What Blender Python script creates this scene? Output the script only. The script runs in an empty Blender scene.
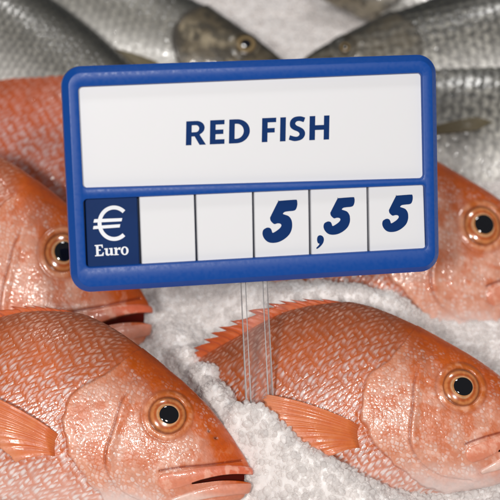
import bpy, bmesh, math
import numpy as np
from mathutils import Matrix, Vector
S = bpy.context.scene
COL = S.collection
# ------------------------------------------------------------------ camera
EL = math.radians(42); DIST = .6; FPX = 1500.
CAM = np.array([0, -DIST*math.cos(EL), DIST*math.sin(EL)])
FW = np.array([0, math.cos(EL), -math.sin(EL)]); RT = np.array([1., 0, 0]); UP = np.array([0, math.sin(EL), math.cos(EL)])
cd = bpy.data.cameras.new('camera'); cam = bpy.data.objects.new('camera', cd); COL.objects.link(cam)
cam.location = CAM; cam.rotation_euler = (math.pi/2-EL, 0, 0)
cd.sensor_width = 36; cd.lens = FPX/500*36; cd.clip_start = .01; cd.clip_end = 50
cd.dof.use_dof = True; cd.dof.focus_distance = .492; cd.dof.aperture_fstop = 15
S.camera = cam
# ------------------------------------------------------------------ light: indoor counter lamps, no sun
W = bpy.data.worlds.new('World'); S.world = W; W.use_nodes = True
W.node_tree.nodes['Background'].inputs[0].default_value = (.92, .95, 1, 1)
W.node_tree.nodes['Background'].inputs[1].default_value = .11
def lamp(name, loc, tgt, sx, sy, power, col):
    l = bpy.data.lights.new(name, 'AREA'); l.shape = 'ELLIPSE'; l.size = sx; l.size_y = sy; l.energy = power; l.color = col
    o = bpy.data.objects.new(name, l); COL.objects.link(o); o.location = loc
    o.rotation_euler = (Vector(tgt)-Vector(loc)).to_track_quat('-Z', 'Y').to_euler()
lamp('counter_lamp', (-.24, -.98, .90), (0, 0, 0), .15, .15, 9.0, (1, .965, .93))
lamp('counter_lamp', (.26, -.90, .98), (0, 0, 0), .11, .11, 5.2, (1, .965, .93))
lamp('ceiling_lamp', (.05, .25, 1.3), (0, 0, 0), .22, .16, 3.6, (1, .98, .96))
S.view_settings.view_transform = 'Standard'; S.view_settings.look = 'None'
S.view_settings.exposure = 0; S.view_settings.gamma = 1; S.view_settings.use_curve_mapping = False
S.render.engine = 'CYCLES'
S.cycles.use_denoising = True; S.cycles.max_bounces = 8; S.cycles.transparent_max_bounces = 12
# ------------------------------------------------------------------ helpers
def ray(px, py):
    d = FW + RT*(px-250)/FPX + UP*(250-py)/FPX
    return d
def on_z(px, py, z=0.):
    d = ray(px, py); k = (z-CAM[2])/d[2]; return CAM + k*d
def mono(pts, n, closed=False):
    """Catmull-Rom through pts"""
    P = np.array(pts, float)
    if closed: P = np.vstack([P[-1], P, P[0], P[1]])
    else: P = np.vstack([2*P[0]-P[1], P, 2*P[-1]-P[-2]])
    m = len(P)-3
    t = np.linspace(0, m, n, endpoint=not closed); i = np.minimum(t.astype(int), m-1); f = (t-i)[:, None]
    a, b, c, d = P[i], P[i+1], P[i+2], P[i+3]
    return .5*(2*b+(c-a)*f+(2*a-5*b+4*c-d)*f*f+(3*b-a-3*c+d)*f**3)
def sm(a, b, x):
    t = np.clip((x-a)/(b-a), 0, 1); return t*t*(3-2*t)
_tabs = {}
def vnoise(x, y, seed=0):
    if seed not in _tabs: _tabs[seed] = np.random.default_rng(seed+100).random((256, 256))
    T = _tabs[seed]; xi = np.floor(x).astype(int); yi = np.floor(y).astype(int); fx = x-xi; fy = y-yi
    fx = fx*fx*(3-2*fx); fy = fy*fy*(3-2*fy)
    g = lambda i, j: T[(xi+i) & 255, (yi+j) & 255]
    return (g(0, 0)*(1-fx)+g(1, 0)*fx)*(1-fy)+(g(0, 1)*(1-fx)+g(1, 1)*fx)*fy
def fbm(x, y, seed=0, o=4):
    s = 0; a = .5; t = 0
    for k in range(o):
        s = s+a*vnoise(x*2**k, y*2**k, seed+k); t += a; a *= .55
    return s/t
def worley(x, y, seed=0, jit=.8):
    if ('w', seed) not in _tabs: _tabs[('w', seed)] = np.random.default_rng(seed+500).random((256, 256, 3))
    T = _tabs[('w', seed)]; xi = np.floor(x).astype(int); yi = np.floor(y).astype(int)
    f1 = np.full(x.shape, 9.); f2 = np.full(x.shape, 9.); idv = np.zeros(x.shape)
    for i in (-1, 0, 1):
        for j in (-1, 0, 1):
            c = T[(xi+i) & 255, (yi+j) & 255]
            d = np.hypot(xi+i+.5+jit*(c[..., 0]-.5)-x, yi+j+.5+jit*(c[..., 1]-.5)-y)
            nw = d < f1; f2 = np.where(nw, f1, np.minimum(f2, d)); idv = np.where(nw, c[..., 2], idv); f1 = np.where(nw, d, f1)
    return f1, f2, idv
def pdist(x, y, pts, n=26):
    """distance to a smooth polyline, signed (+ on its left), and the parameter along it"""
    P = mono(pts, n); best = np.full(x.shape, 1e9); sg = np.zeros(x.shape); pr = np.zeros(x.shape)
    for k in range(n-1):
        a, b = P[k], P[k+1]; d = b-a; L = d@d+1e-9
        t = np.clip(((x-a[0])*d[0]+(y-a[1])*d[1])/L, 0, 1)
        q = np.hypot(x-a[0]-t*d[0], y-a[1]-t*d[1]); nw = q < best
        best = np.where(nw, q, best); sg = np.where(nw, np.sign(d[0]*(y-a[1])-d[1]*(x-a[0])), sg); pr = np.where(nw, (k+t)/(n-1), pr)
    return best, sg*best, pr
def mix(a, b, t):
    t = np.asarray(t)[..., None]; return a*(1-t)+b*t
def mesh_np(name, V, F, col=None, mat=None, smooth=True, parent=None):
    me = bpy.data.meshes.new(name); V = np.asarray(V, np.float32); F = np.asarray(F, np.int32); k = F.shape[1]
    me.vertices.add(len(V)); me.vertices.foreach_set('co', V.ravel())
    me.loops.add(F.size); me.loops.foreach_set('vertex_index', F.ravel())
    me.polygons.add(len(F)); me.polygons.foreach_set('loop_start', np.arange(0, F.size, k, dtype=np.int32))
    me.update(calc_edges=True)
    me.polygons.foreach_set('use_smooth', np.full(len(F), smooth))
    if col is not None:
        a = me.color_attributes.new('Col', 'FLOAT_COLOR', 'POINT')
        c = np.ones((len(V), 4), np.float32); c[:, :3] = col.reshape(-1, 3); a.data.foreach_set('color', c.ravel())
    if mat: me.materials.append(mat)
    o = bpy.data.objects.new(name, me); COL.objects.link(o)
    if parent: o.parent = parent
    return o
def grid_faces(nr, nc, wrap=False, flip=False):
    i = np.arange(nr-1)[:, None]; j = np.arange(nc if wrap else nc-1)[None, :]; j2 = (j+1) % nc
    F = np.stack([i*nc+j, i*nc+j2, (i+1)*nc+j2, (i+1)*nc+j], -1).reshape(-1, 4)
    return F[:, ::-1] if flip else F
def empty(name, loc, label, cat, group=None):
    o = bpy.data.objects.new(name, None); COL.objects.link(o); o.location = loc; o.empty_display_size = .02
    o['label'] = label; o['category'] = cat
    if group: o['group'] = group
    return o
# ------------------------------------------------------------------ materials
def mat(name, col=(.8, .8, .8), rough=.5, **kw):
    m = bpy.data.materials.new(name); m.use_nodes = True; p = m.node_tree.nodes['Principled BSDF']
    p.inputs['Base Color'].default_value = (*col, 1); p.inputs['Roughness'].default_value = rough
    for k, v in kw.items():
        p.inputs[k.replace('_', ' ')].default_value = v
    return m
def N(m, t, **kw):
    n = m.node_tree.nodes.new(t)
    for k, v in kw.items(): setattr(n, k, v)
    return n
def add_bump(m, scale, strength, dist, detail=3, rough_to=None):
    nt = m.node_tree; p = nt.nodes['Principled BSDF']; tc = N(m, 'ShaderNodeTexCoord'); nz = N(m, 'ShaderNodeTexNoise')
    nz.inputs['Scale'].default_value = scale; nz.inputs['Detail'].default_value = detail
    b = N(m, 'ShaderNodeBump'); b.inputs['Strength'].default_value = strength; b.inputs['Distance'].default_value = dist
    nt.links.new(tc.outputs['Object'], nz.inputs['Vector']); nt.links.new(nz.outputs['Fac'], b.inputs['Height']); nt.links.new(b.outputs['Normal'], p.inputs['Normal'])
    if rough_to:
        r = N(m, 'ShaderNodeMapRange'); r.inputs[1].default_value = .35; r.inputs[2].default_value = .65
        r.inputs[3].default_value, r.inputs[4].default_value = rough_to
        nt.links.new(nz.outputs['Fac'], r.inputs[0]); nt.links.new(r.outputs[0], p.inputs['Roughness'])
def vcol(m):
    a = N(m, 'ShaderNodeVertexColor', layer_name='Col'); m.node_tree.links.new(a.outputs['Color'], m.node_tree.nodes['Principled BSDF'].inputs['Base Color'])
def skin(name, rough, coat, sss=.05, fish=False):
    m = mat(name, rough=rough, Subsurface_Weight=sss, Subsurface_Scale=.0015, Coat_Weight=coat, Coat_Roughness=.07)
    m.node_tree.nodes['Principled BSDF'].inputs['Subsurface Radius'].default_value = (1, .45, .3)
    vcol(m); add_bump(m, 1300, .18, .00014, 2, (rough-.1, rough+.12))
    b = [n for n in m.node_tree.nodes if n.type == 'BUMP'][0]; m.node_tree.links.new(b.outputs['Normal'], m.node_tree.nodes['Principled BSDF'].inputs['Coat Normal'])
    nt = m.node_tree; p = nt.nodes['Principled BSDF']; sc = N(m, 'ShaderNodeSeparateColor'); vc = [n for n in nt.nodes if n.type == 'VERTEX_COLOR'][0]; nt.links.new(vc.outputs['Color'], sc.inputs[0])
    for sock, hi in (('Coat Weight', coat), ('Specular IOR Level', .5)):
        r = N(m, 'ShaderNodeMapRange'); r.inputs[1].default_value = .07; r.inputs[2].default_value = .16; r.inputs[3].default_value = 0 if fish else hi; r.inputs[4].default_value = hi
        nt.links.new(sc.outputs[0], r.inputs[0]); nt.links.new(r.outputs[0], p.inputs[sock])
    return m
M_SNAP = skin('snapper_skin', .38, .5, .04, True); M_SILV = skin('silver_skin', .34, .38, .02); M_FIN = skin('fin_membrane', .42, .22, .1)
M_EYE = mat('fish_iris', rough=.18, Coat_Weight=1., Coat_Roughness=.02); vcol(M_EYE)
M_PUP = mat('fish_pupil', (.004, .004, .006), .06, Coat_Weight=1., Coat_Roughness=.01)
def icemat(name, col, trans, rough, scale=.005):
    m = mat(name, col, rough, IOR=1.31, Transmission_Weight=trans, Subsurface_Weight=.9 if trans == 0 else 0, Subsurface_Scale=scale)
    m.node_tree.nodes['Principled BSDF'].inputs['Subsurface Radius'].default_value = (1, .96, .92)
    add_bump(m, 1400, .4, .0003, 4, (rough-.08, rough+.2)); return m
M_ICE = icemat('crushed_ice', (.89, .845, .825), .0, .2, .002)
M_CHIP = mat('wet_ice_grain', (.87, .825, .805), .08, IOR=1.31, Alpha=.42); add_bump(M_CHIP, 1800, .4, .0002, 3)

# ------------------------------------------------------------------ sign frame of reference
SC = CAM+.93*(np.array([.002456, -.051589, .081691])-CAM)
SX = np.array([.982144, .170928, -.078593]); SY = np.array([-.032242, .564508, .824798]); SZ = np.array([.185347, -.807536, .559939])
SW, SH = .12823*.93, .07526*.93
def sg(px, py):
    """a point of the board's face, in the board's own metres"""
    d = ray(px, py); k = ((SC-CAM)@SZ)/(d@SZ); P = CAM+k*d-SC; return np.array([P@SX, P@SY])
STZ = .030; BASE = on_z(259.5, 402, STZ)
sign = empty('price_sign', BASE, 'blue framed price board reading RED FISH on a clear stem stuck in the ice', 'price sign')
SX_, SY_, SZ_, SC_ = SX, SY, SZ, SC
def splane(ab, h):
    ab = np.asarray(ab); return SC-BASE+ab[..., :1]*SX+ab[..., 1:2]*SY+np.asarray(h)[..., None]*SZ if np.ndim(h) else SC-BASE+ab[..., :1]*SX+ab[..., 1:2]*SY+h*SZ
def rrect(c4, r, n=8):
    """rounded quad from corners in order, counter-clockwise"""
    c4 = [np.array(c, float) for c in c4]; out = []
    for i in range(4):
        p, c, q = c4[i-1], c4[i], c4[(i+1) % 4]
        a = c+(p-c)/np.linalg.norm(p-c)*r; b = c+(q-c)/np.linalg.norm(q-c)*r
        for t in np.linspace(0, 1, n):
            # circular-looking arc: rational quadratic
            w = .7071; k0, k1, k2 = (1-t)**2, 2*t*(1-t)*w, t*t
            out.append((k0*a+k1*c+k2*b)/(k0+k1+k2))
    return np.array(out)
def inset(loop, d):
    L = np.array(loop); a = np.roll(L, 1, 0); b = np.roll(L, -1, 0); t = b-a; t /= np.linalg.norm(t, axis=1)[:, None]
    return L+np.stack([-t[:, 1], t[:, 0]], -1)*d            # to the left = inward for a ccw loop
def bm_obj(name, bm, m, parent, angle=35):
    bmesh.ops.remove_doubles(bm, verts=bm.verts, dist=1e-6); bmesh.ops.recalc_face_normals(bm, faces=bm.faces)
    me = bpy.data.meshes.new(name); bm.to_mesh(me); bm.free()
    for p in me.polygons: p.use_smooth = True
    me.set_sharp_from_angle(angle=math.radians(angle)); me.materials.append(m)
    o = bpy.data.objects.new(name, me); COL.objects.link(o); o.parent = parent; return o
def loops_wall(bm, rings):
    vs = [[bm.verts.new(p) for p in r] for r in rings]
    for a, b in zip(vs[:-1], vs[1:]):
        n = len(a)
        for i in range(n): bm.faces.new((a[i], a[(i+1) % n], b[(i+1) % n], b[i]))
    return vs
def cap(bm, loops):
    es = []
    for l in loops:
        n = len(l)
        for i in range(n):
            e = bm.edges.get((l[i], l[(i+1) % n])) or bm.edges.new((l[i], l[(i+1) % n])); es.append(e)
    bmesh.ops.triangle_fill(bm, use_beauty=True, edges=es)
M_BLUE = mat('blue_plastic', (.004, .058, .29), .36, Specular_IOR_Level=.3); add_bump(M_BLUE, 900, .05, .0002, 3, (.3, .42))
M_NAVY = mat('navy_print', (.005, .026, .11), .45, Specular_IOR_Level=.1)
M_WHITE = mat('white_card', (.70, .705, .725), .42); add_bump(M_WHITE, 60, .05, .0003, 3)
M_INK = mat('blue_ink', (.004, .028, .125), .5, Specular_IOR_Level=.06)
M_LETW = mat('white_ink', (.78, .8, .84), .45)
M_ACR = mat('clear_acrylic', (.97, .97, .97), .04, Alpha=.04)
M_ACE = mat('acrylic_edge_glint', (.98, .97, .97), .4, Alpha=.36, Specular_IOR_Level=.8)  # whitish colour standing in for light refracted along the stem edges
def build_sign():
    out = rrect([(-SW/2, -SH/2), (SW/2, -SH/2), (SW/2, SH/2), (-SW/2, SH/2)], .0062, 10)
    up = rrect([sg(83.3, 188), sg(424, 178.3), sg(422, 73), sg(78.5, 87)], .0012, 5)
    lo = rrect([sg(86.5, 267.5), sg(427.5, 248.5), sg(425.3, 185), sg(83.5, 199.5)], .0012, 5)
    bm = bmesh.new()
    R = [(0.0008, -.0072), (0, -.0066), (0, -.0021), (.00035, -.0016), (.0017, -.0003), (.0019, -.00008), (.0022, 0)]
    o = loops_wall(bm, [splane(inset(out, d), h) for d, h in R])
    I = [(-.0005, 0), (-.0002, -.00015), (0, -.0006), (0, -.0024)]
    u = loops_wall(bm, [splane(inset(up, d), h) for d, h in I]); l = loops_wall(bm, [splane(inset(lo, d), h) for d, h in I])
    cap(bm, [o[-1], u[0], l[0]]); cap(bm, [o[0]])
    bm_obj('frame', bm, M_BLUE, sign, 28)
    # name panel: card lying in the upper window
    def card(name, loop, h0, h1, m, par, bev=.0002):
        bm = bmesh.new(); r = loops_wall(bm, [splane(loop, h0), splane(loop, h1-bev), splane(inset(loop, bev), h1)])
        cap(bm, [r[0]]); cap(bm, [r[-1]]); return bm_obj(name, bm, m, par, 30)
    panel = card('name_panel', inset(up, -.0004), -.0045, -.0017, M_WHITE, sign)
    # tiles
    tops = [(84.5, 199.3), (139, 197.2), (196, 195), (254.3, 192.5), (311, 190.3), (369.3, 187.7), (426, 185)]
    bots = [(87, 268.5), (141.5, 264.8), (197.8, 261.8), (255.3, 258.8), (311.8, 255.6), (370.2, 252.2), (428, 248.3)]
    tiles = []
    for k in range(6):
        a, b, c, d = sg(*bots[k]), sg(*bots[k+1]), sg(*tops[k+1]), sg(*tops[k])
        g = .00035
        loop = rrect([a+(g, -.0003), b+(-g, -.0003), c+(-g, .0003), d+(g, .0003)], .0003, 3)
        nm = 'currency_tile' if k == 0 else 'number_tile'
        tiles.append(card(nm, loop, -.0045, -.0019 - (.0003 if k == 0 else 0)+.00012*((k*7) % 3), M_NAVY if k == 0 else M_WHITE, sign, .00025))
    M_NAV2 = mat('dark_backing', (.012, .03, .09), .6)
    card('tile_backing', inset(lo, -.0006), -.0062, -.0047, M_NAV2, sign)
    # --- printed marks: closed outlines, filled, a hair of thickness
    def printed(name, loops, h, m, par):
        cu = bpy.data.curves.new(name, 'CURVE'); cu.dimensions = '2D'; cu.fill_mode = 'BOTH'; cu.extrude = .00004
        for L in loops:
            s = cu.splines.new('POLY'); s.points.add(len(L)-1); s.use_cyclic_u = True
            for p, q in zip(s.points, L): p.co = (*q, 0, 1)
        t = bpy.data.objects.new('tmp', cu); COL.objects.link(t); dg = bpy.context.evaluated_depsgraph_get()
        me = bpy.data.meshes.new_from_object(t.evaluated_get(dg)); bpy.data.objects.remove(t); bpy.data.curves.remove(cu)
        Mx = Matrix.Identity(4)
        for r in range(3):
            Mx[r][0], Mx[r][1], Mx[r][2], Mx[r][3] = SX[r], SY[r], SZ[r], (SC-BASE)[r]+h*SZ[r]
        me.transform(Mx); me.name = name; me.materials.clear(); me.materials.append(m)
        o = bpy.data.objects.new(name, me); COL.objects.link(o); o.parent = par; return o
    P = lambda pts: [sg(*p) for p in pts]
    # lettering RED FISH: u along the base line, v up, in units where the capitals are 75 high
    def let(pts): return P([(186.6+u*.32+(v*.006), 145.7-u*.32*.0420-v*.3215) for u, v in pts])
    def arc(cx, cy, rx, ry, a0, a1, n=14):
        return [(cx+rx*math.cos(math.radians(a)), cy+ry*math.sin(math.radians(a))) for a in np.linspace(a0, a1, n)]
    st, hz = 17.5, 14.5
    Rr = [[(0, 0), (st, 0), (st, 27), (27, 27), (43, 0), (63, 0), (43, 31)]+arc(32, 53, 26, 22, -62, 90)+[(0, 75)],
          [(st, 40), (28, 40)]+arc(30, 51, 11, 11, -90, 90, 10)+[(st, 62)]]
    Ee = [[(0, 0), (46, 0), (46, hz), (st, hz), (st, 31), (42, 31), (42, 45), (st, 45), (st, 61), (45, 61), (45, 75), (0, 75)]]
    Dd = [[(0, 0), (22, 0)]+arc(24, 37.5, 41, 37.5, -85, 85, 20)+[(22, 75), (0, 75)], [(st, 14), (22, 14)]+arc(23, 37.5, 23, 23.5, -88, 88, 14)+[(22, 61), (st, 61)]]
    Ff = [[(0, 0), (st, 0), (st, 29), (40, 29), (40, 43), (st, 43), (st, 61), (44, 61), (44, 75), (0, 75)]]
    Ii = [[(0, 0), (st, 0), (st, 75), (0, 75)]]
    Hh = [[(0, 0), (st, 0), (st, 31), (45, 31), (45, 0), (62, 0), (62, 75), (45, 75), (45, 46), (st, 46), (st, 75), (0, 75)]]
    Ss = [[tuple(p) for p in mono([(1, 3.5), (18, -1), (38, 3), (48, 14), (49, 26), (43, 36), (32, 43), (22, 48), (18, 54), (22, 60), (31, 61.5), (42, 58), (44.5, 58.5), (48.5, 70), (47, 72), (33, 76), (15, 74), (4, 65), (1, 53), (4, 42), (14, 34), (27, 28), (32, 21), (28, 14), (18, 13), (4, 17.5), (2, 17), (-1, 5)], 90, True)]]
    loops = []
    for L, x in ((Rr, 0), (Ee, 75), (Dd, 135), (Ff, 238), (Ii, 295), (Ss, 324), (Hh, 387)):
        for q in L: loops.append(let([(u+x, v) for u, v in q]))
    printed('lettering', loops, -.00166, M_INK, panel)
    five = mono([(245, 100), (252, 97), (385, 87), (399, 93), (403, 112), (401, 140), (390, 168), (370, 179), (330, 183), (298, 189), (284, 204), (300, 211), (332, 224), (353, 252), (360, 285), (358, 325), (340, 370), (300, 410), (250, 437), (200, 445), (160, 437), (130, 410), (115, 375), (119, 342), (138, 325), (160, 318), (180, 324), (190, 340), (197, 360), (212, 357), (245, 335), (265, 315), (271, 298), (262, 286), (240, 283), (215, 289), (200, 281), (183, 262), (178, 240), (184, 222)], 130, True)
    f01 = (five-five.min(0))/(five.max(0)-five.min(0))
    for k, (x0, y0, x1, y1) in ((3, (263.6, 200.2, 298.6, 243.6)), (4, (324.8, 197.6, 356, 235.4)), (5, (383.6, 195, 414.2, 232.6))):
        L = [P([(x0+u*(x1-x0), y0+v*(y1-y0)) for u, v in f01])]
        top = -.0019+.00012*((k*7) % 3)
        if k == 4:
            cm = mono([(102-19, 345), (88, 325), (102, 318), (118, 324), (126, 342), (121, 366), (104, 388), (84, 403), (79, 397), (92, 383), (98, 372), (88, 366)], 50, True)
            printed('comma', [P([(305+a/6.25, 185+b/6.25) for a, b in cm])], top+.00004, M_INK, tiles[4])
        printed('digit', L, top+.00004, M_INK, tiles[k])
    E = lambda pts: P([(80+a/7.15, 195+b/7.15) for a, b in pts])
    ring = [(248+118*math.cos(a), 207-127*math.sin(a)) for a in np.linspace(math.radians(47), math.radians(313), 50)]
    ring += [(248+90*math.cos(a), 207-99*math.sin(a)) for a in np.linspace(math.radians(313), math.radians(47), 50)]
    b1 = [(106, 178), (307, 170), (302, 193), (100, 203)]; b2 = [(101, 227), (293, 214), (288, 237), (97, 250)]
    top = -.0022
    printed('euro_symbol', [E(ring)], top+.00005, M_LETW, tiles[0]); printed('euro_bars', [E(b1), E(b2)], top+.00009, M_LETW, tiles[0])
    eu = [[(108, 364), (166, 360), (168, 384), (162, 384), (156, 370), (136, 371), (137, 396), (152, 395), (152, 404), (137, 405), (139, 434), (160, 432), (169, 416), (175, 416), (173, 441), (112, 445), (112, 438), (121, 436), (118, 373), (109, 371)],
          [(178, 388), (203, 386), (204, 424), (211, 430), (221, 424), (220, 394), (212, 393), (212, 386), (237, 384), (239, 428), (246, 430), (246, 436), (223, 438), (222, 431), (210, 440), (195, 439), (187, 430), (186, 397), (178, 396)],
          [(247, 383), (269, 381), (271, 392), (281, 381), (295, 380), (294, 398), (284, 398), (280, 394), (271, 401), (272, 428), (282, 430), (282, 435), (248, 437), (248, 431), (255, 429), (253, 391), (247, 390)]]
    oo = [(324.5+28*math.cos(a), 405-31*math.sin(a)) for a in np.linspace(0, 2*math.pi, 32, endpoint=False)]
    oi = [(324.5+12*math.cos(a), 405-23*math.sin(a)) for a in np.linspace(0, 2*math.pi, 32, endpoint=False)]
    printed('currency_name', [E(q) for q in eu]+[E(oo), E(oi)], top+.00005, M_LETW, tiles[0])
    # clear acrylic stem: a thin strip; white slivers paint light refracted at its edges
    dirn = None
    def strip(name, xa, xb, t, m, off):
        # from below the ice up to the back of the board
        TL = SC+sg(xa, 281)[0]*SX+(-.0345)*SY-.0085*SZ; TR = SC+sg(xb, 281)[0]*SX+(-.0345)*SY-.0085*SZ
        k = 1.0
        BL = on_z(xa+1.5, 402, STZ); BR = on_z(xb+.4, 402, STZ)
        BL = BL+(BL-TL)*.28; BR = BR+(BR-TR)*.28; TL = TL+(TL-BL)*.25; TR = TR+(TR-BR)*.25
        w = TR-TL; w /= np.linalg.norm(w); a = TL-BL; a /= np.linalg.norm(a); nrm = np.cross(w, a); nrm /= np.linalg.norm(nrm)
        bm = bmesh.new(); vs = []
        for z in (off-t/2, off+t/2):
            vs.append([bm.verts.new(p-BASE+nrm*z) for p in (BL, BR, TR, TL)])
        lo, hi = vs; bm.faces.new(lo); bm.faces.new(hi[::-1])
        for i in range(4): bm.faces.new((lo[i], hi[i], hi[(i+1) % 4], lo[(i+1) % 4]))
        bmesh.ops.bevel(bm, geom=[e for e in bm.edges], offset=t*.28, segments=2, affect='EDGES')
        bm_obj(name, bm, m, stem if name == 'stem_edge_glint' else sign, 50)
        return bpy.context.scene.objects[-1] if False else None
    stem = None
    strip('stem', 246, 271.5, .0012, M_ACR, 0)
    stem = [o for o in sign.children if o.name.startswith('stem')][0]
    for xa, xb in ((244.8, 246.0), (249.6, 250.3), (267.2, 267.9), (271.4, 272.7)):
        strip('stem_edge_glint', xa, xb, .0014, M_ACE, 0)
build_sign()

# ------------------------------------------------------------------ fish
c3 = lambda *a: np.array(a, float)
def scales(q1, q2, p1, p2, R1, R2, seed=0):
    """overlapping scale plates; returns height, edge distance, id of the plate on top (anterior plate covers)"""
    ci = np.floor(q1/p1).astype(int); best = np.full(q1.shape, -1e9); H = np.zeros(q1.shape); Eg = np.zeros(q1.shape); ID = np.zeros(q1.shape); QQ = np.zeros(q1.shape)
    T = np.random.default_rng(seed+9).random((256, 256, 3))
    for di in (-2, -1, 0, 1, 2):
        c = ci+di; sh = (c % 2)*.5
        rj = np.floor(q2/p2-sh).astype(int)
        for dj in (-1, 0, 1, 2):
            r = rj+dj; t = T[c & 255, r & 255]
            x0 = c*p1+(t[..., 0]-.5)*p1*.30; y0 = (r+sh)*p2+(t[..., 1]-.5)*p2*.28
            a = (q1-x0)/R1; b = (q2-y0)/R2; d = np.sqrt(a*a+b*b)
            ok = (d < 1) & (x0 > best)
            best = np.where(ok, x0, best); H = np.where(ok, -a, H); Eg = np.where(ok, 1-d, Eg); ID = np.where(ok, t[..., 2], ID); QQ = np.where(ok, b, QQ)
    return H, Eg, ID, QQ
class Body:
    """a fish body in template units: x to the snout, y to the back, z to the viewer's side; the eye is at the origin"""
    def __init__(s, top, bot, Wx, step, expo=(2.3, .62)):
        n = int((max(p[0] for p in top)-min(p[0] for p in top))/step*1.15)
        t = mono(top, 4000); b = mono(bot, 4000)
        # even spacing along the middle line, tighter at the snout
        m = (t+b)/2; L = np.r_[0, np.cumsum(np.hypot(*(np.diff((t-b)*.35, axis=0).T))+np.hypot(*np.diff(m, axis=0).T))]
        k = np.interp(np.linspace(0, L[-1], n), L, np.arange(4000))
        s.t = np.stack([np.interp(k, np.arange(4000), t[:, i]) for i in (0, 1)], -1); s.b = np.stack([np.interp(k, np.arange(4000), b[:, i]) for i in (0, 1)], -1)
        s.mid = (s.t+s.b)/2; s.hv = (s.t-s.b)/2; s.half = np.hypot(*s.hv.T)
        wx = np.array(Wx, float); s.W = np.interp(s.mid[:, 0], *mono(wx, 400).T); s.expo = expo; s.step = step
    def zf(s, r, W): return W*np.clip(1-np.abs(r)**s.expo[0], 0, 1)**s.expo[1]
    def zsurf(s, x, y):
        m = np.interp(x, s.mid[:, 0], s.mid[:, 1]); h = np.interp(x, s.mid[:, 0], s.half); w = np.interp(x, s.mid[:, 0], s.W)
        return s.zf(np.clip((y-m)/np.maximum(h, .1), -1, 1), w)
    def grid(s):
        n1 = int(s.half.max()*2.35/s.step); n2 = 50
        th = np.linspace(-1, 1, n1)
        r1 = np.sign(th)*(1-(1-np.abs(th))**1.45)                 # tighter towards the edges
        r2 = np.sin(np.linspace(np.pi/2, -np.pi/2, n2+2)[1:-1])
        r = np.r_[r1, r2]; side = np.r_[np.ones(n1), -np.ones(n2)]
        R = r[None, :]; XY = s.mid[:, None, :]+s.hv[:, None, :]*R[..., None]; Z = s.zf(R, s.W[:, None])*side
        P = np.concatenate([XY, Z[..., None]], -1)
        # arc length from the lateral middle, near side
        d = np.linalg.norm(np.diff(P[:, :n1], axis=1), axis=-1); A = np.concatenate([np.zeros((len(P), 1)), np.cumsum(d, 1)], 1)
        A = A-A[:, [n1//2]]; far = np.broadcast_to(A[:, :1], (len(P), n2))+(s.half[:, None]*(r2+1))
        s.n1 = n1; s.R = np.broadcast_to(R, P.shape[:2]); s.side = np.broadcast_to(side, P.shape[:2])
        return P, np.concatenate([A, far], 1)
def normals(P):
    du = np.gradient(P, axis=0); dv = np.roll(P, -1, 1)-np.roll(P, 1, 1); n = np.cross(dv, du)*-1
    l = np.linalg.norm(n, axis=-1, keepdims=True); return n/np.maximum(l, 1e-9)
SN_TOP = [(-345, -14), (-320, 4), (-257, 38), (-222, 55), (-170, 79), (-118, 88), (-92, 85), (-66, 76), (-40, 64), (-14, 50), (12, 35), (38, 17), (62, -5), (80, -24), (90, -37), (93.5, -48)]
SN_BOT = [(-345, -52), (-320, -60), (-257, -86), (-222, -99), (-170, -112), (-118, -115), (-92, -113), (-66, -110), (-40, -106), (-14, -103), (12, -99.5), (38, -94), (62, -84), (80, -74), (91, -63), (93.5, -48)]
SN_W = [(-345, 10), (-300, 18), (-257, 27), (-222, 33), (-170, 38), (-118, 41), (-80, 41), (-40, 37.5), (0, 31), (30, 25), (60, 17), (80, 10.5), (90, 5.5), (94, 0)]
def pose(root_px, W0, zc, scale_mm, roll, tilt, yaw=0., ys=1., mirror=False):
    """frame of a fish whose eye shows at root_px; zc = height of its middle plane there"""
    e = math.radians(tilt); n = np.array([0, -math.cos(e), math.sin(e)]); ex = np.array([1., 0, 0]); ey = np.array([0, math.sin(e), math.cos(e)])
    a = math.radians(roll); ex, ey = ex*math.cos(a)+ey*math.sin(a), ey*math.cos(a)-ex*math.sin(a)
    b = math.radians(yaw); ex, n = ex*math.cos(b)-n*math.sin(b), n*math.cos(b)+ex*math.sin(b)
    s = scale_mm/1000
    E = on_z(*root_px, zc+W0*s*n[2]); org = E-W0*s*n
    if mirror: ex = -ex
    return org, np.stack([ex*s, ey*s*ys, n*s], 1)
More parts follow.
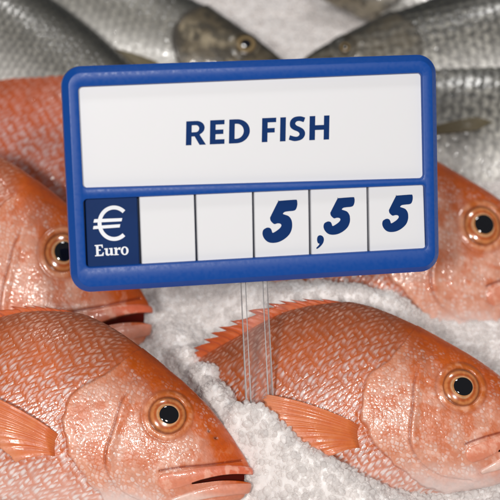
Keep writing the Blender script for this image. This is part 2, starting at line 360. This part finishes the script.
def snapper(px, zc, smm, roll, tilt, label, yaw=0., ys=1., step=.5, seed=1, red=1.0, eye=.90, bend=.0022, pect=True, mouth=1.0, pl_=6., b0=-150, finh=.8, dim=1.):
    B = Body(SN_TOP, SN_BOT, SN_W, step); P, A = B.grid(); x, y = P[..., 0], P[..., 1]; n1 = B.n1
    W0 = float(B.zsurf(np.array([0.]), np.array([0.]))[0])
    org, M = pose(px, W0, zc, smm, roll, tilt, yaw, ys)
    sx = seed*37.3
    r_ = B.R
    nz1 = fbm(x/26+sx, A/26, seed); nz2 = fbm(x/7+sx, A/7, seed+20); nz3 = fbm(x/2.6+sx, A/2.6, seed+40, 3); streak = fbm((x-.62*A)/1.1+sx, A/7, seed+70, 2)
    wx = x+3*(nz1-.5); wy = y+3*(fbm(x/22+50+sx, y/22, seed+3)-.5)
    # ---- features of the head
    jx = 9*(fbm(x/16+sx+9, y/16, seed+15, 2)-.5); op_d, op_s, op_p = pdist(wx+jx, wy+jx*.6, [(-60, 40), (-72, 26), (-90, 12), (-97, -4), (-100, -26), (-93, -47), (-80, -65), (-62, -82), (-32, -99), (-10, -103)])
    pre_d, pre_s, pre_p = pdist(wx, wy, [(-42, 22), (-48, 2), (-51, -23), (-54, -46), (-51, -62), (-40, -77), (-20, -87), (8, -90)])
    head = np.where(op_s > 0, 1., 0.)*sm(-112, -60, x)         # left of the downward line = front
    head = np.clip(sm(-1.2, 1.2, op_s)*(x > -112)+sm(-70, -45, x)*(y > 20), 0, 1)
    er0 = np.hypot(x, y); er = er0/eye
    mo_d, mo_s, mo_p = pdist(x, y, [(36, -62), (48, -57), (64, -51.5), (82, -48), (99, -47)])
    lip_d, lip_s, lip_p = pdist(x, y, [(10, -65), (24, -59.5), (42, -51.5), (64, -44), (82, -40.5), (96, -40.5)])
    jaw_d, jaw_s, jaw_p = pdist(x, y, [(20, -82), (40, -74), (60, -66), (80, -60), (95, -56.5)])
    cr_d, cr_s, cr_p = pdist(x, y, [(0, -57), (8, -53.5), (24, -48), (46, -42), (66, -35.5), (80, -30.5)])
    # ---- relief
    q1 = wx-.62*A; q2 = A*1.17
    sH, sE, sI, sQ = scales(q1, q2, 5.3, 8.8, 6.9, 9.4, seed)
    body = (1-head)*sm(-1, 3, -op_s+0*x)
    body = np.where((x > -60) & (y < 20), 0, 1-head)
    dsp = body*(.42*sH*sm(0, .25, sE)+.35*(nz3-.5))
    hs1, hs2, hid = worley((wx+2*(nz2-.5))/4.1+sx, (A+2*(nz3-.5))/3.7, seed+5); cell = np.clip((hs2-hs1)*1.6, 0, 1)
    cheek = head*sm(0, 8, er-26)*sm(3, 10, lip_d)*sm(0, 7, jaw_d-3)*sm(46, 20, x-.4*(y+40))*sm(-96, -80, y)*sm(42, 18, y+.35*x)
    dsp = dsp+cheek*(.17*cell**.8*(.4+hid)+.18*(nz3-.5)+.3*(nz2-.5))+head*(1-cheek)*(.5*(nz2-.5)+.12*(nz3-.5))
    dsp = dsp+1.7*sm(-1.5, 1.5, op_s)*np.exp(-np.clip(op_s, 0, 99)/26)*sm(90, 60, op_d)*sm(2, -18, x)-1.3*np.exp(-(op_s+1.5)**2/5)*sm(1, .8, op_p)*(.3+.7*sm(.25, .45, op_p))
    dsp = dsp+1.5*np.exp(-((pre_s-3)/5)**2)-1.2*np.exp(-(pre_s/1.6)**2)*sm(0, .1, pre_p)
    # ridges over cheek, radiating below the eye
    dsp = dsp+.85*np.exp(-((er-24)/3.6)**2)-3.2*sm(22.5, 19, er)-.5*np.exp(-((er-29)/1.8)**2)
    lipw = np.interp(lip_p, [0, .12, .35, .7, 1], [8.4, 8.6, 7.0, 4.6, 3.8]); jaww = np.interp(jaw_p, [0, .2, .6, 1], [2.5, 4.8, 6., 5.2])
    lipm = np.sqrt(np.clip(1-(lip_d/lipw)**2, 0, 1)); jawm = np.sqrt(np.clip(1-(jaw_d/jaww)**2, 0, 1))
    dsp = dsp+2.3*lipm+2.0*jawm-1.7*np.exp(-(cr_s/1.3)**2)*sm(0, .08, cr_p)-.9*np.exp(-((jaw_d-jaww-1)/1.6)**2)*(jaw_s < 0)
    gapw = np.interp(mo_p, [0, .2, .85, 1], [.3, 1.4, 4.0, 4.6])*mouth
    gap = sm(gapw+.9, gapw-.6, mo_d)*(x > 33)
    dsp = dsp*(1-gap)
    nos = np.exp(-(np.hypot((x-51)/1.5, y+13.5)/1.5)**2)+.8*np.exp(-(np.hypot(x-43, y+8)/1.5)**2)
    dsp = dsp-1.6*nos
    ll = A-14+.00075*(x+120)**2; lat = np.exp(-((y-(24-.0009*(x+70)**2))/2)**2)*body
    dsp = dsp+.15*lat
    Nn = normals(P); Q = P+Nn*dsp[..., None]
    Q[..., 2] = Q[..., 2]*(1-.9*gap); Q[..., 0] -= gap*np.clip((x-60), 0, 40)*.22
    # ---- colour of the skin, painted sheen and glints included
    hgt = (A)/np.maximum(np.abs(A[:, :n1]).max(1, keepdims=True), 1)
    dors = c3(.36, .10, .047); rim = c3(.51, .135, .055); pale = c3(.64, .485, .46); bel = c3(.80, .68, .65)
    hv = hgt+.25*(nz1-.5)
    edge = mix(rim, dors, sm(.25, .85, hv)); edge = mix(edge, c3(.66, .36, .29), sm(-.3, -.85, hv))
    cen = mix(pale, c3(.57, .31, .235), sm(.12, .75, hv)); cen = mix(cen, bel, sm(-.15, -.75, hv))  # pale scale centres, their silvery sheen mixed into the colour
    pl = np.exp(-((sE-.38)/.25)**2)*np.exp(-(sQ/.38)**2)*(.45+.75*sm(.30, .70, streak))*(.75+.5*sI)*(.75+.5*nz3)*(.7+.6*sm(.3, .7, nz1)); pl = np.clip(pl*(1.02+.5*sm(.35, -.1, hv)), 0, 1)
    cb = mix(edge, cen, pl); cb = mix(cb, c3(.80, .72, .70), pl*sm(.72, .97, sI)*sm(.6, -.1, hv)*.8)*(.86+.28*nz2)[..., None]  # some scales whitened as painted glints
    top_c = c3(.45, .082, .014); ck = c3(.63, .315, .225); op_c = c3(.58, .245, .165); jawc = c3(.80, .69, .66)
    up = sm(-34, 26, y+.55*x+14*(nz1-.5)-8)                         # forehead and snout
    ch = mix(mix(op_c, ck, cheek*.9), top_c, np.clip(up+sm(34, 60, x+.3*y)*sm(-70, -40, y), 0, 1)*(.92))
    vein = cheek*(1-sm(.06, .34, cell)); ch = mix(ch, c3(.56, .17, .08), vein*.46*sm(.3, .62, nz1+.35*sm(-30, -70, x)-.1))
    ch = mix(ch, c3(.76, .60, .55), cheek*sm(.2, .7, cell)*(.48+.3*sm(-30, -75, y))*sm(.2, 1, hid+.25*sm(-45, -75, x)))  # pale cheek cells, some whitened at random as painted glints
    ch = mix(ch, c3(.52, .11, .026), sm(.46, .66, fbm(x/13+sx, A/13, seed+61))*.6*sm(-85, -50, y)); ch = mix(ch, c3(.72, .46, .38), sm(.56, .75, nz2)*.45*(1-up))
    ch = mix(ch, c3(.40, .075, .028), up*sm(.5, .72, fbm(x/11+sx, A/11, seed+60))*.45)
    ch = mix(ch, jawc, sm(-68, -100, y+.12*np.clip(x, 0, 99)+16*(nz2-.5)+12*(nz1-.5))*sm(-110, -40, x)*.88)
    ch = mix(ch, c3(.20, .05, .02), np.exp(-((er-20.5)/1.6)**2)*.4); ch = mix(ch, c3(.30, .075, .03), np.exp(-((er-29)/1.6)**2)*.3*(.4+nz1))
    ch = mix(ch, mix(c3(.50, .15, .05), c3(.66, .33, .20), sm(.35, .65, nz2)), np.exp(-((er-24)/3.2)**2)*.7)
    lipc = mix(c3(.64, .25, .165), c3(.60, .135, .075), sm(.15, .8, lip_p)*.75); lipc = mix(lipc, c3(.76, .47, .37), (sm(.5, .7, nz2)*.5))
    ch = mix(ch, lipc, sm(.1, .55, lipm)); ch = mix(ch, mix(c3(.64, .28, .20), c3(.74, .53, .46), sm(-64, -76, y)), sm(.1, .5, jawm))
    ch = mix(ch, c3(.22, .035, .018), np.exp(-(pre_s/1.0)**2)*sm(.02, .15, pre_p)*sm(.78, .45, pre_p)*.6)
    ch = mix(ch, c3(.20, .032, .018), np.exp(-(cr_s/1.0)**2)*sm(0, .1, cr_p)*.8); ch = mix(ch, c3(.05, .015, .01), np.clip(nos, 0, 1)*.85)
    C = mix(cb, ch*(.88+.24*nz2)[..., None]*(.92+.16*nz3)[..., None], head)
    C = mix(C, c3(.42, .10, .045), np.exp(-((op_s+1)/1.3)**2)*sm(.2, .4, op_p)*sm(.85, .6, op_p)*.42)
    C = mix(C, c3(.66, .30, .19), np.exp(-((op_s-4)/4)**2)*.4*sm(.9, .6, op_p))
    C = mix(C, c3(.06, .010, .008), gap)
    lum = C@np.array([.35, .5, .15]); C = np.clip((lum[..., None]+(C-lum[..., None])*1.17)*dim*.96*np.array([1, red, red]), .003, 1)
    # ---- body bends down to the tail
    bd = lambda X: np.clip(b0-X, 0, 999)**2*bend
    Q[..., 2] -= bd(Q[..., 0])
    root = empty('red_snapper', org, label, 'fish', 'red snappers lying on the crushed ice')
    tf = lambda V: np.asarray(V).reshape(-1, 3)@M.T
    mesh_np('body', tf(Q), grid_faces(*Q.shape[:2], wrap=True, flip=True), C, M_SNAP, True, root)
    # ---- eye: bulging iris with a black pupil
    i0 = np.argmin((x[:, :n1]**2+y[:, :n1]**2).ravel()); nn = Nn[:, :n1].reshape(-1, 3)[i0]; nn = nn+np.array([0, 0, .25]); nn /= np.linalg.norm(nn); pc = np.array([0, 0, W0])
    t1 = np.cross([0, 1, 0], nn); t1 /= np.linalg.norm(t1); t2 = np.cross(nn, t1)
    def dome(name, rad, z0, hz, colf, m, par, cx=0., cy=0., nr=26, na=96, ovl=1.0):
        rr = np.linspace(0.001, 1, nr)[:, None]; an = np.linspace(0, 2*np.pi, na, endpoint=False)[None, :]
        u = rad*rr*np.cos(an)*ovl+cx; v = rad*rr*np.sin(an)+cy; d = z0+hz*np.sqrt(np.clip(1-(rr*.98)**2, 0, 1))+0*an
        V = pc+u[..., None]*t1+v[..., None]*t2+d[..., None]*nn
        return mesh_np(name, tf(V), grid_faces(nr, na, wrap=True), colf(u, v), m, True, par)
    def iris(u, v):
        a = np.arctan2(v, u); r = np.hypot(u-.6*np.sin(a*2+sx), v*1.03+.4)/eye+.9*(fbm(np.cos(a)*2+5+sx, np.sin(a)*2+5, seed+83)-.5); nz = fbm(a*6+9+sx, r/5+0*a, seed+80); n2 = fbm(u/3+30, v/3+sx+30, seed+81)
        c = mix(c3(.48, .20, .065), c3(.44, .088, .014), sm(10.5, 14.5, r+2*(nz-.5))); c = mix(c, c3(.54, .19, .06), sm(15.0, 17.5, r+2*(n2-.5))); c = mix(c, c3(.26, .07, .022), sm(18.2, 20.5, r))
        c = mix(c, c3(.16, .05, .02), np.exp(-((r-14.6)/.9)**2)*.15); c = mix(c, c3(.70, .48, .28), np.exp(-((r-12.2)/.9)**2)*.5)
        return c*(.75+.5*nz)[..., None]*(.85+.3*n2)[..., None]
    eo = dome('eye', 21*eye, -3.4, 5.6, iris, M_EYE, root)
    dome('pupil', 9.6*eye**.4, 1.3, 1.5, lambda u, v: np.zeros(u.shape+(3,)), M_PUP, eo, .8, .2, 14, 64, 1.06)
    # ---- dorsal fin: folded spines and membrane along the back
    xs = np.linspace(-300, -112, 380); ty = np.interp(xs, B.t[:, 0], B.t[:, 1]); k = 9
    saw = ((xs+5*np.sin(xs*.083))/13.5) % 1.0
    hgtf = (4.5+6.5*sm(-290, -215, xs)*sm(-112, -160, xs))*(.58+.42*(1-saw)**1.4+.25*(fbm(xs/9+sx, 0*xs, seed+7)-.5))*sm(-112, -122, xs)*finh
    V = []; Cc = []
    for side in (1, -1):
        for j in np.linspace(0, 1, k):
            h = -3+(hgtf+3)*j; th = (1.5*(1-j)+.25)*side
            V.append(np.stack([xs-h*2.5*j, ty+h*.95, th+.5*np.sin(xs*.81+j)*side*.5-bd(xs)-2*j], -1))
            q = fbm(xs/6+sx, 0*xs+j*3, seed+33); ray_ = np.exp(-((saw-.06)/.06)**2)
            Cc.append(mix(mix(c3(.54, .075, .012), c3(.62, .15, .04), q), c3(.34, .06, .03), np.clip(ray_*.7+sm(.75, 1, j+0*xs)*.35, 0, 1)))
        V, Cc = (V, Cc) if side == 1 else (V[:k]+V[k:][::-1], Cc[:k]+Cc[k:][::-1])
    V = np.array(V); Cc = np.array(Cc)
    mesh_np('dorsal_fin', tf(V), grid_faces(2*k, len(xs)), Cc, M_FIN, True, root)
    # ---- pectoral fin: a fan of soft rays lying back along the flank
    if pect:
        nr, na = 60, 150; f = np.linspace(0, 1, na)[None, :]; g = np.linspace(0, 1, nr)[:, None]
        a0, a1 = c3(-95, -42), c3(-99, -60); tips = mono([(-192, -9), (-196, -16), (-190, -27), (-176, -42), (-158, -58), (-138, -72)], na)
        rt = a0*(1-f[0])[:, None]+a1*f[0][:, None]
        ctl = (rt+tips)/2+np.array([4, 7])
        gg = g[..., None]; rag = (1+.012*np.sin(f[0]*88+3*np.sin(f[0]*17))+.07*(fbm(f[0]*30+sx, f[0]*0, seed+12)-.5))
        G = gg*rag[None, :, None]
        XY = (1-G)**2*rt+2*G*(1-G)*ctl+G*G*tips
        zz = B.zsurf(XY[..., 0], XY[..., 1])+2.5+pl_*g+7*np.sin(g*2.2)*(1-.5*f)+.16*np.sin(f*64+4*fbm(f*9+sx, f*0, 8))*np.clip(g*3, 0, 1)-7*sm(.2, 0, g)-bd(XY[..., 0])*.8
        top = np.concatenate([XY, zz[..., None]], -1); bt = top-np.array([0, 0, 1.0])
        V = np.concatenate([top, bt[::-1]], 0)
        fl = np.sin(f*64+4*fbm(f*9+sx, f*0, 8)+1.2*fbm(g*4, f*20, 2))*fbm(f*14+sx, g*3, 44)*1.5; q = fbm(XY[..., 0]/9+sx, XY[..., 1]/9, seed+90)
        cf = mix(c3(.56, .10, .016), c3(.66, .18, .045), q); cf = mix(cf, c3(.40, .08, .025), sm(.1, 1, fl)*.35); cf = mix(cf, c3(.70, .36, .22), sm(.75, 1, g+0*f)*.35); cf = mix(cf, c3(.36, .08, .035), sm(.16, 0, g+0*f)*.7)  # last mix paints shading at the fin root into the colour
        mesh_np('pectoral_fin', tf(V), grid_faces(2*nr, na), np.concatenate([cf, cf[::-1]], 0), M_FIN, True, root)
    return root

snapper((168, 415), .0280, .325, -10, 52, 'red snapper at the lower left with a dark open mouth and orange pectoral fin', seed=1, step=.45, mouth=.8, finh=.45)
snapper((462, 387), .0220, .342, 0, 52, 'red snapper at the lower right behind the clear stem, fin spread on ice', seed=2, step=.45, ys=1.0, bend=.0055, b0=-165, pl_=9.)
snapper((63, 252), .0270, .366, -6, 50, 'red snapper with its eye half hidden by the left end of the board', ys=1.16, seed=3, step=.55, pect=False, eye=.84, mouth=1.0)
snapper((483, 225), .0180, .390, 0, 51, 'red snapper with its whole eye showing to the right of the price board', seed=4, step=.55, ys=1.08, pect=False)
snapper((166, 149), .0150, .405, -6, 52, 'blurred red snapper back behind the upper left corner of the price board', seed=5, step=.9, pect=False, red=.84, dim=.92)

# ---- silver fish behind
SV_TOP = [(-330, 12), (-280, 26), (-210, 38), (-150, 41), (-105, 37), (-64, 29), (-38.7, 24.5), (-11, 17), (16, 8), (32, 1), (40, -5), (42, -10)]
SV_BOT = [(-330, -28), (-280, -46), (-210, -66), (-150, -74), (-105, -74), (-64, -66), (-38.7, -57), (-11, -45), (12, -34), (30, -22), (39, -15), (42, -10)]
SV_W = [(-330, 9), (-280, 18), (-210, 26), (-150, 30), (-105, 30), (-64, 27), (-38, 23), (-11, 18), (15, 11), (32, 5), (42, 0)]
def silver(px, zc, smm, roll, tilt, label, mirror=False, ys=1., seed=11, stripes=0., eyer=1., goldhead=1., hdark=1., sc=.9, pz=1., hmix=1., bright=1., step=.8, pect=None, yaw=0.):
    B = Body(SV_TOP, SV_BOT, SV_W, step, (2.4, .6)); P, A = B.grid(); x, y = P[..., 0], P[..., 1]; n1 = B.n1; sx = seed*17.7
    W0 = float(B.zsurf(np.array([0.]), np.array([0.]))[0]); org, M = pose(px, W0, zc, smm, roll, tilt, yaw, ys, mirror)
    nz1 = fbm(x/30+sx, A/18, seed); nz2 = fbm(x/6+sx, A/6, seed+2)
    op_d, op_s, op_p = pdist(x, y, [(-42, 30), (-50, 18), (-60, 3), (-62, -14), (-52, -34), (-34, -46), (-10, -47)])
    head = np.clip(sm(-1.5, 1.5, op_s)*(x > -70)+(x > -30), 0, 1); head = np.where((x > -42) & (y > 10), 1, head)*sm(-66, -58, x); er = np.hypot(x, y)
    sH, sE, sI, sQ = scales(x+2*(nz2-.5), A+2*(nz2-.5), 7.4*pz, 8.4*pz, 8.4*pz, 5.8*pz, seed)
    dsp = (1-head)*(.6*sH*sm(0, .1, sE))+head*.5*(nz2-.5)+2.2*sm(-1, 1, op_s)*np.exp(-np.clip(op_s, 0, 99)/16)*(x < -5)+1.1*np.exp(-((er-11.5)/2.2)**2)-2*sm(10, 8, er)
    mo_d, _, mp = pdist(x, y, [(12, -24), (26, -18), (42, -11)]); dsp = dsp-1.6*np.exp(-(mo_d/1.2)**2)
    Nn = normals(P); Q = P+Nn*dsp[..., None]
    Q[..., 2] -= np.clip(-190-Q[..., 0], 0, 999)**2*.0012
    hg = A/np.maximum(np.abs(A[:, :n1]).max(1, keepdims=True), 1)+.14*(nz1-.5)
    cdark = c3(.018, .018, .017); cmid = c3(.095, .092, .083); cl = c3(.43, .415, .39)
    base = mix(cmid, cdark, sm(.40, .8, hg)); base = mix(base, cl, sm(.12, -.45, hg))
    cen = mix(c3(.36, .345, .30), c3(.07, .068, .055), sm(.2, .7, hg)); cen = mix(cen, c3(.70, .68, .63), sm(.15, -.4, hg))
    pl = np.clip(sm(.08, .35, sE)*sm(.85, .5, sE)*(.9+.9*(sI-.5))*1.1, 0, 1); cb = mix(base, cen, pl*sc+.35*(.9-sc))
    if stripes: cb = cb*(1-stripes*.45*sm(-.1, .3, hg)*sm(.1, .8, np.cos(A*2*np.pi/8.2)*.5+.5+.3*(nz2-.5)))[..., None]
    hc = mix(c3(.17, .135, .085), c3(.03, .028, .022), sm(-6, 14, y+.35*x+10*(nz1-.5))); hc = mix(hc, c3(.55, .46, .31), sm(.36, .74, fbm(x/11+sx, y/11, seed+9))*sm(8, -8, y)*goldhead); hc = mix(hc, c3(.50, .44, .34), sm(-22, -46, y)*.7)
    hc = mix(hc, c3(.035, .032, .026), sm(.46, .62, nz2)*.7)
    C = mix(cb, hc*hdark*(.8+.4*nz2)[..., None], head*hmix); C = mix(C, c3(.04, .035, .03), hmix*np.exp(-((op_s-1)/2.6)**2)*.85*sm(1, .7, op_p)); C = mix(C, c3(.03, .02, .02), np.exp(-(mo_d/1.1)**2)*.8)
    C = np.clip(C*bright*(.9+.2*nz2)[..., None], 0, 1)
    root = empty('silver_fish', org, label, 'fish', 'silver fish behind the red snappers'); tf = lambda V: np.asarray(V).reshape(-1, 3)@M.T
    mesh_np('body', tf(Q), grid_faces(*Q.shape[:2], wrap=True, flip=not mirror), C, M_SILV, True, root)
    nr, na = 14, 48; rr = np.linspace(.001, 1, nr)[:, None]; an = np.linspace(0, 2*np.pi, na, endpoint=False)[None, :]
    def dome(name, rad, z0, hz, col, m, par):
        V = np.stack([rad*rr*np.cos(an), rad*rr*np.sin(an), W0+z0+hz*np.sqrt(np.clip(1-(rr*.98)**2, 0, 1))+0*an], -1)
        V[..., 2] += V[..., 1]*-.35
        r = rad*rr+0*an; return mesh_np(name, tf(V), grid_faces(nr, na, wrap=True, flip=mirror), mix(c3(.26, .18, .08), c3(.06, .045, .03), sm(rad*.65, rad*.95, r)), m, par and True, par)
    eo = dome('eye', 10*eyer, -1.6, 3.0, None, M_EYE, root); dome('pupil', 5.2*eyer, .7, .9, None, M_PUP, eo)
    if pect:
        (x0, y0), (x1, y1), w = pect; na, nr = 40, 30; f = np.linspace(-1, 1, na)[None, :]; g = np.linspace(0, 1, nr)[:, None]
        d = np.array([x1-x0, y1-y0], float); L = np.hypot(*d); d /= L; nn = np.array([-d[1], d[0]])
        wd = w*(.35+.65*np.sin(np.clip(g*1.9, 0, 1.57)))*(1-sm(.75, 1.02, g))
        XY = np.array([x0, y0])+(g*L)[..., None]*d+(f*wd)[..., None]*nn
        zz = B.zsurf(XY[..., 0], XY[..., 1])+2.5+5*np.sin(g*2.4)+.5*np.sin(f*24); top = np.concatenate([XY, zz[..., None]], -1)
        V = np.concatenate([top, (top-np.array([0, 0, 1.]))[::-1]], 0); q = .5+.5*np.sin(f*24)+0*g; cf = mix(c3(.10, .085, .05), c3(.24, .20, .12), q)
        mesh_np('pectoral_fin', tf(V), grid_faces(2*nr, na, flip=mirror), np.concatenate([cf, cf[::-1]], 0), M_FIN, True, root)
    return root
silver((246, 44), .024, .50, -18, 52, 'silver fish with a dark gold head pointing right above the price board', seed=11, sc=.4, bright=1.1, hdark=.6, pect=((-66, -46), (-120, -58), 9))
silver((170, 122), .020, .50, -32, 54, 'grey scaly silver fish at the top left corner running down behind the board', seed=12, goldhead=.4, bright=.8, sc=.6, pz=.8)
silver((345, 47), .026, .52, 9, 52, 'silver fish at the top right with a dark striped back, the farther of two', mirror=True, seed=13, stripes=1.2, goldhead=.1, eyer=.5, hdark=.8, hmix=.5, ys=1.05)
silver((345, 82), .018, .52, -8, 54, 'silver fish with a pale belly and dark fin tip beside the board', mirror=True, seed=14, stripes=.9, pect=((-62, -30), (-122, -18), 4), ys=1.36)
silver((346, -34), .022, .50, 3, 52, 'brownish silver fish along the top edge, only its belly in view', mirror=True, seed=15, goldhead=.2, bright=.7)

# ------------------------------------------------------------------ crushed ice bed
MOUNDS = []   # (x, y, height, radius x, radius y)
def mound(px, py, h, rx, ry=None, z=0.):
    p = on_z(px, py, z); MOUNDS.append((p[0], p[1], h, rx, ry or rx))
for px, py, h, r in ((188, 352, .018, .010), (206, 366, .026, .010), (216, 388, .030, .011), (238, 412, .030, .010), (262, 418, .029, .009), (278, 434, .027, .010), (300, 452, .024, .010), (330, 468, .021, .010), (360, 486, .016, .010), (390, 503, .010, .011), (255, 455, .016, .012), (300, 495, .014, .016), (172, 338, .010, .012), (285, 290, .024, .014), (320, 292, .025, .014), (355, 294, .025, .014), (390, 300, .022, .013), (250, 285, .016, .014)):
    mound(px, py, h, r, r*1.1, h)
def ice_h(x, y):
    h = .0035*(fbm(x/.03+7, y/.03+3, 61, 3)-.5)
    q = 0*x
    for a, b, c, rx, ry in MOUNDS: q = q+(c*np.exp(-((x-a)/rx)**2-((y-b)/ry)**2))**2.6
    return h+q**(1/2.6)
def ice_full(x, y, fine=True):
    wx = x+.0012*(vnoise(x/.004, y/.004, 77)-.5); wy = y+.0012*(vnoise(x/.004+40, y/.004, 78)-.5)
    h = ice_h(x, y)
    for cs, amp, sd in ((.0080, .0011, 31), (.0036, .0008, 32), (.0016, .0006, 33)):
        f1, f2, idv = worley(wx/cs, wy/cs, sd, .9); h = h+amp*(np.sqrt(np.clip(1-(f1/.85)**2, 0, 1))-.5+.5*(idv-.5))
    return h+.0003*(fbm(x/.0012, y/.0012, 90, 2)-.5)
xs = np.r_[np.arange(-.6, -.16, .0025), np.arange(-.16, .16, .00036), np.arange(.16, .6, .0025)]; ys = np.r_[np.arange(-.5, -.165, .0025), np.arange(-.165, .03, .00036), np.arange(.03, .30, .0007), np.arange(.30, .8, .003)]
X, Y = np.meshgrid(xs, ys); Zi = ice_full(X, Y)
ice = mesh_np('ice_bed', np.stack([X, Y, Zi], -1).reshape(-1, 3), grid_faces(len(ys), len(xs)), None, M_ICE)
ice['kind'] = 'structure'
# loose grains lying on the bed: too many to count, one object
def grains(n, seed, name, m, label, mu, sg_, dz, sub):
    rng = np.random.default_rng(seed); bm = bmesh.new(); bmesh.ops.create_icosphere(bm, subdivisions=sub, radius=1); v0 = np.array([v.co[:] for v in bm.verts]); f0 = np.array([[v.index for v in f.verts] for f in bm.faces]); bm.free()
    y = -.150+.36*rng.random(n)**1.4; x = rng.uniform(-1, 1, n)*(.105+.20*np.maximum(y+.135, 0))
    r = np.minimum(np.exp(rng.normal(math.log(mu), sg_, n)), .00155); z = ice_full(x, y)+r*rng.uniform(*dz, n)
    V = np.empty((n, len(v0), 3), np.float32)
    for k in range(n):
        d = rng.normal(size=(7, 3)); d /= np.linalg.norm(d, axis=1)[:, None]
        cut = np.min(rng.uniform(.5, .95, 7)/np.maximum(v0@d.T, .2), axis=1); s = np.minimum(1, cut)     # faceted, broken grains
        A_ = np.linalg.qr(rng.normal(size=(3, 3)))[0]
        V[k] = ((v0*s[:, None])*rng.uniform(.6, 1.35, 3))@A_*r[k]+(x[k], y[k], z[k])
    F = (f0[None]+np.arange(n)[:, None, None]*len(v0)).reshape(-1, 3)
    o = mesh_np(name, V.reshape(-1, 3), F, None, m, False); o['kind'] = 'stuff'; o['label'] = label; o['category'] = 'ice'
grains(48000, 5, 'ice_grains', M_CHIP, 'loose clear grains of crushed ice scattered over the whole bed', .00085, .42, (-.45, .3), 2)
